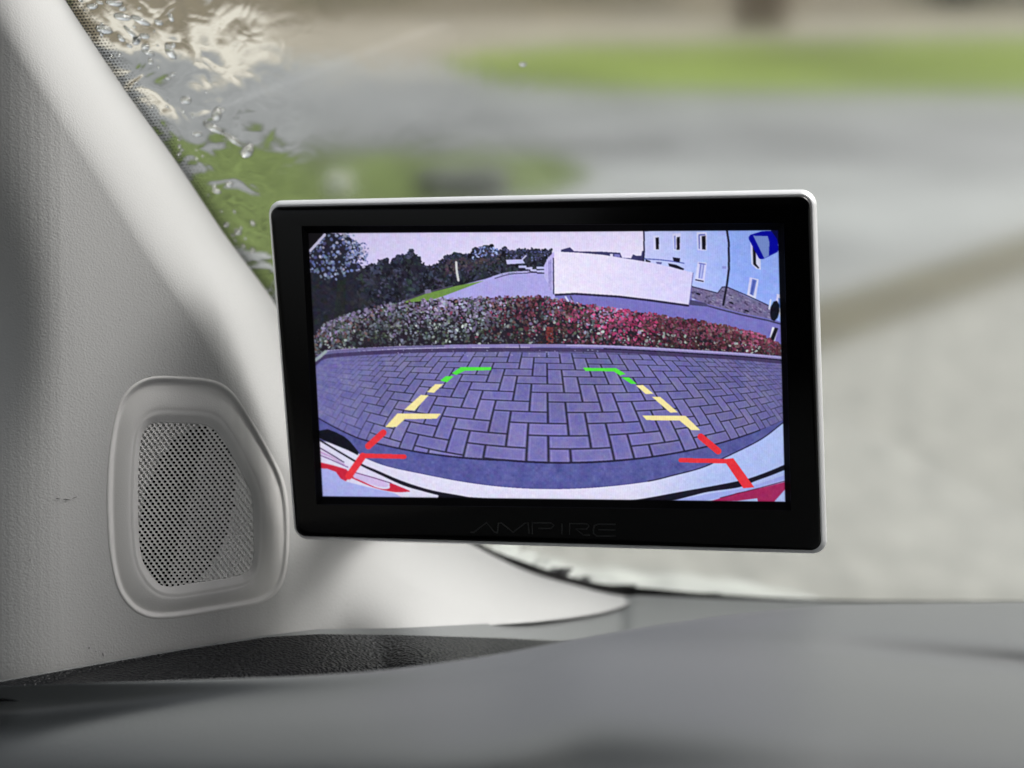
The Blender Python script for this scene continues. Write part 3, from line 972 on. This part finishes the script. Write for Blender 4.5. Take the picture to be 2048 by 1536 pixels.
stroke([(1408, 610), (1440, 619), (1483, 630), (1535, 641), (1560, 648)], 3, (56, 52, 86))
for x, y in ((1396, 588), (1493, 622), (1462, 606)): splat(x, y, 5, 2, .35, (22, 20, 36))
fill([(1380, 600), (1410, 606), (1420, 614), (1376, 610)], (66, 62, 104))
stroke([(1453, 458), (1457, 485), (1457.5, 538), (1453.5, 569), (1446, 610)], 4.2, (20, 18, 36))
fill([(1444, 533), (1452, 533), (1452, 538), (1444, 538)], (140, 148, 220))
# front of the white building (over the house)
grade([(1108, 503.5), (1160, 506), (1205, 510), (1299, 525), (1386, 545.5), (1377, 610), (1300, 600), (1236, 592), (1150, 587), (1109, 590)], (233, 226, 252), (214, 208, 250), 1110, 1400, 5)
stroke([(1111, 590), (1150, 588), (1236, 593.5), (1300, 601), (1376, 611.5)], 4.2, (34, 30, 58))
stroke([(1386, 546), (1378, 610)], 1.4, (90, 86, 150))
stroke([(1131, 594), (1141, 610)], 3.4, (205, 205, 240)); stroke([(1141, 593), (1150, 612)], 3, (70, 70, 90))
# black bins at the right edge
splat(1549, 622, 9.5, 21, .12, (12, 14, 26))
stroke([(1541, 600), (1538, 618)], 3, (222, 222, 250))
fill([(1544, 654), (1556, 657), (1548, 686), (1538, 679)], (226, 226, 250)); fill([(1549, 655), (1556, 657), (1546, 685), (1540, 677)], (14, 14, 26))
# ---- paving, seen through the wide lens of the reversing camera
fh, fth, fro, fox, foy, fph, ff, fk, fcx, fcy, fsx = 9.6013, .668, .0224, 1.9872, -5.6389, .0044, 279.1334, -.0464, 4.7503, -.682, 1.3231
lx_ = (gu - .5) * 800 - fcx; ly_ = (gw - .5) * 480 - fcy
lx_ = lx_ / fsx
cr, sr = math.cos(fro), math.sin(fro)
qx = cr * lx_ + sr * ly_; qy = -sr * lx_ + cr * ly_
Rr = np.hypot(qx, qy)
tab = np.linspace(0, 2.2, 2000)
ang_ = np.interp(Rr, ff * (tab + fk * tab ** 3), tab)
dxc = np.sin(ang_) * qx / np.maximum(Rr, 1e-6); dyc = np.sin(ang_) * qy / np.maximum(Rr, 1e-6); dzc = np.cos(ang_)
dY = dzc * math.cos(fth) - dyc * math.sin(fth)
dZ = -(dzc * math.sin(fth) + dyc * math.cos(fth))
ok = dZ < -1e-3
tg = np.where(ok, fh / np.maximum(-dZ, 1e-3), 0)
gX, gY = dxc * tg, dY * tg
cp, sp = math.cos(-fph), math.sin(-fph)
gX, gY = cp * gX - sp * gY + fox, sp * gX + cp * gY + foy
pave = ok & (PY > 680) & (gY < 9.9)
ci, cj = np.floor(gX), np.floor(gY)
kk = np.mod(ci + cj, 4)
fx, fy = gX - ci, gY - cj
# distance to the brick border for each of the four cell kinds
big = 9.
dl = np.where(kk == 1, big, fx); dr = np.where(kk == 0, big, 1 - fx)
db_ = np.where(kk == 3, big, fy); dt_ = np.where(kk == 2, big, 1 - fy)
# brick identity for its own tint
bi = ci - (kk == 1); bj = cj - (kk == 3)
hsh = np.mod(np.sin(bi * 12.9898 + bj * 78.233) * 43758.5453, 1.0)
jw = .052
dmin_ = np.minimum(np.minimum(dl, dr), np.minimum(db_, dt_))
line = 1 / (1 + np.exp((dmin_ - jw) / .014))
hi_ = np.exp(-((dmin_ - .13) / .035) ** 2) * .35
dist_c = np.hypot((PX - 1100) / 480, (PY - 840) / 240)
conL = np.clip(1.25 - np.clip((820 - PX) / 170, 0, 1.) * .85 - np.clip((PX - 1480) / 90, 0, 1) * .6, .2, 1)
conL = conL * np.clip((PY - 700) / 24 + .45, .45, 1)
def lowf(k, sd):
    g = np.random.default_rng(sd).normal(0, 1, (LH * SS // k + 2, LW * SS // k + 2))
    yi, xi = np.arange(LH * SS) / k, np.arange(LW * SS) / k
    y0, x0 = yi.astype(int), xi.astype(int); fy2, fx2 = (yi - y0)[:, None], (xi - x0)[None, :]
    fy2, fx2 = fy2 * fy2 * (3 - 2 * fy2), fx2 * fx2 * (3 - 2 * fx2)
    return (g[y0][:, x0] * (1 - fy2) + g[y0 + 1][:, x0] * fy2) * (1 - fx2) + (g[y0][:, x0 + 1] * (1 - fy2) + g[y0 + 1][:, x0 + 1] * fy2) * fx2
L1, L2, L3 = lowf(120, 1), lowf(26, 2), lowf(9, 3)
grad = np.exp(-((PX - 1090) / 330) ** 2) * np.clip((PY - 690) / 160, .3, 1)
basec = np.stack([108 + 14 * (hsh - .5), 105 + 12 * (hsh - .5), 160 + 12 * (hsh - .5)], -1)
basec += grad[..., None] * np.array([10, 8, 20]) + L1[..., None] * np.array([3, 3, 6]) + L2[..., None] * np.array([2.5, 2.2, -1.5]) + L3[..., None] * np.array([1, 1.5, -2.])
basec = basec + rs.normal(0, 1, gX.shape)[..., None] * 3.5
basec += (np.clip((PX - 1000) / 560, -1, 1) * -6)[..., None]
pc = basec * (1 - (line * conL)[..., None] * .74) + (hi_ * conL)[..., None] * np.array([48, 44, 46])
lf = np.clip((800 - PX) / 180, 0, 1)[..., None]
pc = pc * (1 - lf * .5) + (np.array([104, 105, 166]) + L2[..., None] * np.array([4, 5, 2]) + L3[..., None] * np.array([4, 5, -2.])) * lf * .5
m_ = pave & (PY > 690)
IMG[m_] = pc[m_]
# smooth concrete strip in front of the bricks
edge_j = -3.0 - np.clip(-gX - 0, 0, 10) * .10 + .0 * gX
strip = ok & (gY < edge_j) & (PY > 830)
IMG[strip] = (np.array([82, 85, 154]) + L2[strip][:, None] * 3 + L3[strip][:, None] * 2.5 + rs.normal(0, 2, (strip.sum(), 1)))
bl = ok & (np.abs(gY - edge_j) < .07) & (PY > 830) & (PX < 1520)
IMG[bl] = (30, 27, 56)
# hedge
top_ = [(625, 712), (627, 690), (630, 668), (650, 648), (680, 636), (740, 617), (800, 607), (860, 601), (920, 598), (1000, 596), (1080, 595), (1127, 602), (1167, 610), (1220, 617), (1299, 628), (1345, 636), (1400, 643), (1444, 651), (1481, 660), (1518, 668), (1540, 680), (1562, 690)]
bot_ = [(1562, 712), (1480, 706), (1390, 701), (1300, 695), (1200, 690), (1100, 688), (1000, 689), (900, 690), (800, 692), (700, 697), (650, 701), (632, 716)]
fill(top_ + bot_, (30, 25, 36))
hx0 = np.array([p[0] for p in top_]); hy0 = np.array([p[1] for p in top_]); bx0 = np.array([p[0] for p in bot_[::-1]]); by0 = np.array([p[1] for p in bot_[::-1]])
r = np.random.default_rng(21)
GRN = [(92, 104, 118), (128, 140, 150), (112, 128, 108), (150, 162, 180), (80, 92, 84), (170, 176, 205)]
LAV = [(140, 120, 170), (158, 148, 196), (120, 104, 140), (176, 164, 205), (150, 140, 160)]
RED = [(142, 58, 92), (162, 76, 108), (114, 44, 66), (176, 92, 132), (100, 50, 64)]
PNK = [(205, 70, 130), (220, 100, 160), (180, 50, 100), (196, 84, 134)]
BRN = [(112, 76, 84), (130, 94, 94), (98, 58, 70), (142, 114, 116), (86, 62, 66)]
for q in range(7200):
    x = r.uniform(628, 1562)
    t0, b0 = np.interp(x, hx0, hy0), np.interp(x, bx0, by0)
    fy_ = r.uniform(-.03, 1)
    y = t0 + (b0 - t0) * fy_
    # fewer leaves low down: dark gaps between the stems
    if r.random() < (max(fy_, 0) ** 1.6) * (.72 if x < 1150 else .5): continue
    cl = math.sin(x * .021 + 1.3) * .5 + math.sin(x * .053 + y * .07) * .35 + math.sin(y * .16 + x * .011) * .2
    pr = 1 / (1 + math.exp(-(x - 1060 - 120 * cl) / 55))          # share of red leaves grows gradually to the right
    pk = math.exp(-((x - 1235 - 50 * cl) / 85) ** 2) * (1 - .55 * fy_)
    if r.random() < pr: pal = PNK if r.random() < pk * .85 else (RED if r.random() < .62 else BRN)
    else: pal = LAV if r.random() < (.75 - 1.1 * fy_ + .3 * cl) else GRN
    if x < 800 and r.random() < .30 * (.5 + cl): pal = BRN
    if r.random() < .10: pal = [GRN, LAV, BRN][r.integers(3)]
    c = np.array(pal[r.integers(len(pal))], float) * r.uniform(.55, 1.05) * (1.06 - .38 * fy_)
    if fy_ > .5 and r.random() < .10: c = np.array((168, 178, 176)) * r.uniform(.8, 1.05)
    c = c * (1 + .22 * cl)
    s = r.uniform(1.4, 4.2)
    splat(x, y, s, s * r.uniform(.45, .85), r.uniform(0, 3.14), c)
for _ in range(60): splat(r.uniform(1093, 1106), r.uniform(655, 690), 1.6, 1.6, 0, np.array((128, 52, 52)) * r.uniform(.6, 1.1))
# kerb
kb = curve([(628, 722), (650, 706), (700, 700.5), (800, 695), (900, 692.5), (1000, 691.5), (1100, 691.5), (1200, 693), (1300, 697.5), (1390, 703), (1480, 708.5), (1566, 716)], 60)
stroke([(x, y + 8) for x, y in kb], 8, (62, 52, 92))
stroke([(x, y + 3.5) for x, y in kb if x > 1200], 4, (24, 22, 46))
stroke([p for p in kb if p[0] < 900], 5, (104, 98, 146)); stroke([p for p in kb if p[0] >= 890], 6.2, (134, 124, 180)); stroke([(x, y - 1) for x, y in kb if x > 1120], 3.0, (168, 162, 212))
stroke([(1039, 690), (1040, 700)], 2, (50, 44, 70))
stroke([(629, 722), (640, 714), (652, 703)], 6, (150, 165, 170))
for _ in range(26): splat(r.uniform(780, 1200), r.uniform(700, 712), r.uniform(.8, 2), .8, 0, (170, 168, 210))
# ---- rear of the car itself
bump = curve([(718, 907), (733, 916), (776, 932), (850, 948), (929, 963), (1010, 973), (1095, 977), (1190, 974), (1290, 963), (1347, 950), (1403, 935), (1446, 916), (1502, 889), (1531, 872), (1558, 851), (1580, 834)], 120)
grade([(600, 868)] + [(640, 880), (690, 893)] + bump + [(1580, 1010), (600, 1010)], (226, 223, 250), (178, 196, 252), 1230, 1480)
stroke([p for p in bump if p[0] > 1290], 2.2, (30, 28, 58))
stroke([p for p in bump if 730 < p[0] <= 1300], 1.4, (60, 58, 120))
fill([(600, 935), (655, 936), (676, 945), (690, 962), (730, 972), (790, 986), (830, 1010), (600, 1010)], (176, 182, 246), 2)
# dark seam
def band(up, dn, col): fill(curve(up, 50) + curve(dn, 50)[::-1], col)
band([(640, 878), (685, 905), (726, 928), (754, 940), (806, 962), (864, 980), (929, 992), (960, 1000)], [(640, 882), (685, 909), (726, 933), (754, 946), (806, 970), (850, 983), (886, 993), (900, 1002)], (16, 14, 30))
fill([(880, 984), (930, 993), (1000, 998), (1000, 1010), (870, 1010)], (14, 13, 28))
band([(1250, 1001), (1290, 996), (1361, 983), (1417, 973), (1474, 962), (1502, 955), (1540, 941), (1575, 926)], [(1262, 1010), (1340, 1001), (1380, 992), (1417, 983), (1478, 974), (1512, 961), (1540, 951), (1575, 937)], (16, 14, 30))
band([(1342, 1001), (1417, 987), (1490, 975), (1575, 948)], [(1400, 1003), (1440, 994), (1500, 979), (1575, 957)], (164, 176, 246))
fill([(1417, 1003), (1474, 985), (1520, 976), (1575, 962), (1575, 972), (1545, 1006), (1516, 1006), (1514, 996), (1474, 1001)], (168, 34, 92))
stroke([(1440, 995), (1520, 975), (1575, 960)], 1.4, (70, 16, 50))
fill([(634, 862), (656, 858), (674, 865), (689, 873), (700, 882), (718, 904), (716, 910), (696, 900), (649, 881), (634, 873)], (8, 9, 22))
stroke(curve([(636, 893), (662, 908), (688, 924)], 12), 2.2, (70, 50, 90)); stroke(curve([(636, 908), (665, 920), (696, 934)], 12), 2, (120, 80, 140))
fill([(638, 900), (664, 912), (690, 928), (692, 932), (664, 916), (638, 905)], (200, 165, 215))
fill([(636, 923), (666, 930), (693, 938), (704, 950), (692, 962), (682, 957), (672, 943), (655, 937), (636, 936)], (206, 34, 62))
fill(curve([(704, 956), (747, 974), (788, 983.5), (820, 983)], 20) + curve([(820, 981), (803, 974), (781, 966), (779, 976), (762, 977), (740, 969), (706, 952)], 30), (206, 36, 64))
fill(curve([(708, 946), (745, 953), (775, 966), (772, 974), (745, 969), (708, 955)], 30), (214, 192, 240))
stroke([(712, 945), (748, 955), (783, 966)], 1.6, (96, 50, 100))
gy_ = IMG.mean(-1, keepdims=True)
IMG = gy_ + (IMG - gy_) * 1.0
IMG *= (1 - .10 * np.clip((np.hypot((PX - 1095) / 520, (PY - 740) / 300) - .75) / .5, 0, 1))[..., None]
# ---- guide lines drawn by the camera
RD, YL, GN = (226, 46, 58), (244, 228, 158), (80, 226, 62)
stroke([(767, 865), (737, 892)], 13, RD); stroke([(728, 911), (809, 913)], 9, RD); stroke([(726, 912), (698, 952)], 14, RD)
stroke([(1401, 873), (1436, 902)], 13, RD); stroke([(1361, 920), (1456, 922)], 9, RD)
fill([(1446, 918), (1466, 916), (1508, 974), (1486, 976)], RD)
for q in ([(1271.7, 770.6), (1285.7, 770), (1307, 787.6), (1291, 787.6)], [(1303.5, 793.4), (1320, 793.4), (1355.5, 824.4), (1340, 825)], [(1284.4, 831), (1370.8, 831.6), (1400, 860), (1382, 860), (1359, 841), (1293, 840)],
          [(871, 768), (886.9, 768), (868.5, 785.4), (854, 784)], [(841.7, 789.8), (857.6, 790.3), (829.5, 820.8), (808.7, 819.6)], [(795, 827), (882, 827), (873.4, 837.2), (810, 838), (792.9, 853.8), (771, 853.8)]): fill(q, YL)
for q in ([(904, 746.4), (922, 734), (983, 734), (982, 740.3), (929.6, 741.5), (912.5, 750)], [(880.8, 761), (891.7, 752.5), (907.6, 752.5), (894, 764.7)], [(1166, 735.5), (1232, 736.3), (1251, 748), (1240, 750.8), (1227, 742.7), (1171, 742)], [(1242.5, 754.6), (1257.8, 754.6), (1274, 768), (1261.6, 767.3)]): fill(q, GN)

# ---- small cheap-camera look: slight blur, then over-sharpening
def blur(a, k):
    for ax in (0, 1):
        b = np.zeros_like(a); w_ = 0
        for o in range(-k, k + 1):
            g = math.exp(-(o / (k * .55)) ** 2)
            b += np.roll(a, o, ax) * g; w_ += g
        a = b / w_
    return a
soft = blur(IMG, 5)
ws_ = np.clip((840 - PX) / 240, 0, 1)[..., None] * .6 + .12
IMG = blur(IMG, 3) * (1 - ws_) + soft * ws_
IMG += (L3 * 1.6 + L2 * 1.2)[..., None]
wide = blur(IMG, 7)
IMG = np.clip(IMG + (IMG - wide) * .8, 0, 255)
IMG = blur(IMG, 2)
IMG = 9 + IMG * .965
IMG += (lowf(5, 7) * 2.2)[..., None] + np.stack([lowf(12, 8), lowf(12, 9), lowf(12, 10)], -1) * 2.4
# corner mask and the blue badge (drawn after the sharpening: it is crisp)
fill([(600, 455), (656, 460), (618, 503), (600, 520)], (14, 12, 16))
stroke([(621, 502), (650, 470)], 5, (190, 186, 215))
fill([(1500, 470), (1523, 463), (1550, 462), (1552, 466), (1557, 500), (1554, 505), (1526, 518.5), (1520, 519), (1517, 517), (1497, 479), (1497, 474)], (4, 6, 150))
fill([(1540, 460), (1560, 460), (1560, 506), (1553, 478)], (8, 8, 60))
fill([(1506, 472), (1535, 473), (1538, 485), (1537, 512), (1528, 517)], (112, 134, 196))
IMG = IMG.reshape(LH, SS, LW, SS, 3).mean((1, 3))
# backlight texture of the dots and fade at the very border
IMG *= (1 + .035 * ((np.arange(LW) % 3 == 0).astype(float) - .33))[None, :, None]
IMG = np.clip(IMG + rs.normal(0, 2.2, (LH, LW, 1)), 0, 255)
bu = np.minimum(np.arange(LW) + .5, LW - np.arange(LW) - .5); bv = np.minimum(np.arange(LH) + .5, LH - np.arange(LH) - .5)
IMG *= np.clip(np.minimum(bu[None, :], bv[:, None]) / 2.0, .05, 1)[..., None]
s_ = IMG / 255.
LIN = np.where(s_ <= .04045, s_ / 12.92, ((s_ + .055) / 1.055) ** 2.4)
# dots as mesh vertices on the glass plane
uu, vv = np.meshgrid((np.arange(LW)) / (LW - 1), (np.arange(LH)) / (LH - 1))
den = Hi[2, 0] * uu + Hi[2, 1] * vv + Hi[2, 2]
sx_, sy_ = (Hi[0, 0] * uu + Hi[0, 1] * vv + Hi[0, 2]) / den, (Hi[1, 0] * uu + Hi[1, 1] * vv + Hi[1, 2]) / den
o_ = np.array(O3 + en * -.0022); nn_ = np.array(en)
rd = Fn + ((sx_ - 1024) / FPX)[..., None] * Rn + ((768 - sy_) / FPX)[..., None] * Un
tq = ((o_ - Cn) @ nn_) / (rd @ nn_)
pts = (Cn + rd * tq[..., None]).reshape(-1, 3) - np.array(mon.location)
md = bpy.data.meshes.new('display')
md.vertices.add(len(pts)); md.vertices.foreach_set('co', pts.astype(np.float32).ravel())
ii = (np.arange(LH - 1)[:, None] * LW + np.arange(LW - 1)[None, :]).ravel()
fc = np.stack([ii, ii + LW, ii + LW + 1, ii + 1], -1).astype(np.int32)
md.loops.add(fc.size); md.loops.foreach_set('vertex_index', fc.ravel())
md.polygons.add(len(fc)); md.polygons.foreach_set('loop_start', np.arange(0, fc.size, 4, dtype=np.int32)); md.polygons.foreach_set('loop_total', np.full(len(fc), 4, np.int32))
md.update(calc_edges=True); md.validate()
ca = md.color_attributes.new('dots', 'FLOAT_COLOR', 'POINT')
ca.data.foreach_set('color', np.c_[LIN.reshape(-1, 3), np.ones(LW * LH)].astype(np.float32).ravel())
M_DISP = bpy.data.materials.new('lcd_dots'); M_DISP.use_nodes = True
n_, l_ = M_DISP.node_tree.nodes, M_DISP.node_tree.links
b_ = n_['Principled BSDF']
b_.inputs['Base Color'].default_value = (.004, .004, .005, 1); b_.inputs['Roughness'].default_value = .35; b_.inputs['Specular IOR Level'].default_value = .1
at_ = n_.new('ShaderNodeAttribute'); at_.attribute_name = 'dots'
l_.new(at_.outputs['Color'], b_.inputs['Emission Color']); b_.inputs['Emission Strength'].default_value = 1 / 2 ** EXPOSURE
md.materials.append(M_DISP)
disp = bpy.data.objects.new('display', md); COL.objects.link(disp); disp.parent = mon
#PAINT_END
# lettering on the lower bezel: wide, thin strokes
def zl(x, y): return pix_local(880 + x / 4.876, 980 + y / 4.876)
strokes = {'A': [[(300, 412), (330, 412), (455, 318), (535, 412), (560, 412)]],
           'M': [[(560, 422), (570, 322), (600, 322), (715, 412), (830, 322), (860, 322), (870, 424)]],
           'P': [[(900, 428), (900, 320), (1085, 320), (1110, 345), (1085, 374), (960, 374)]],
           'I': [[(1190, 432), (1190, 326)]],
           'R': [[(1265, 434), (1265, 326), (1430, 328), (1455, 350), (1430, 380), (1325, 380), (1400, 438), (1465, 440)]],
           'E': [[(1712, 334), (1540, 332), (1505, 350), (1495, 385), (1500, 425), (1530, 448), (1712, 448)], [(1545, 386), (1712, 388)]]}
v, f = [], []
hw = 6.5
for ch, sl in strokes.items():
    for s in sl:
        p = np.array(s, float)
        nrm = []
        for k in range(len(p)):
            t0 = p[min(k + 1, len(p) - 1)] - p[max(k - 1, 0)]
            t0 /= np.hypot(*t0)
            nrm.append(np.array([-t0[1], t0[0]]))
        b0 = len(v)
        for q, n_ in zip(p, nrm):
            for sgn, c in ((-1, -.00001), (-.75, .00012), (.75, .00012), (1, -.00001)):
                u_, w_ = zl(*(q + n_ * hw * sgn))
                v.append(ML(u_, w_, c + .00004))
        f += [tuple(b0 + k for k in g) for g in gridfaces(len(p), 4)]
mesh('lettering', v, f, M_LETTER, mon, smooth=False)
# short arm to the pillar trim behind the monitor
pa = P(760, 985, .437)
pb = P(735, 1000, float(depth_at(735., 1000.)) + .001)
v, f = tube([pa + (pa - pb) * .15, pa, (pa + pb) / 2, pb], [.011, .008, .007, .012], 16)
mesh('mount_arm', v, f, M_BLACKM, mon)
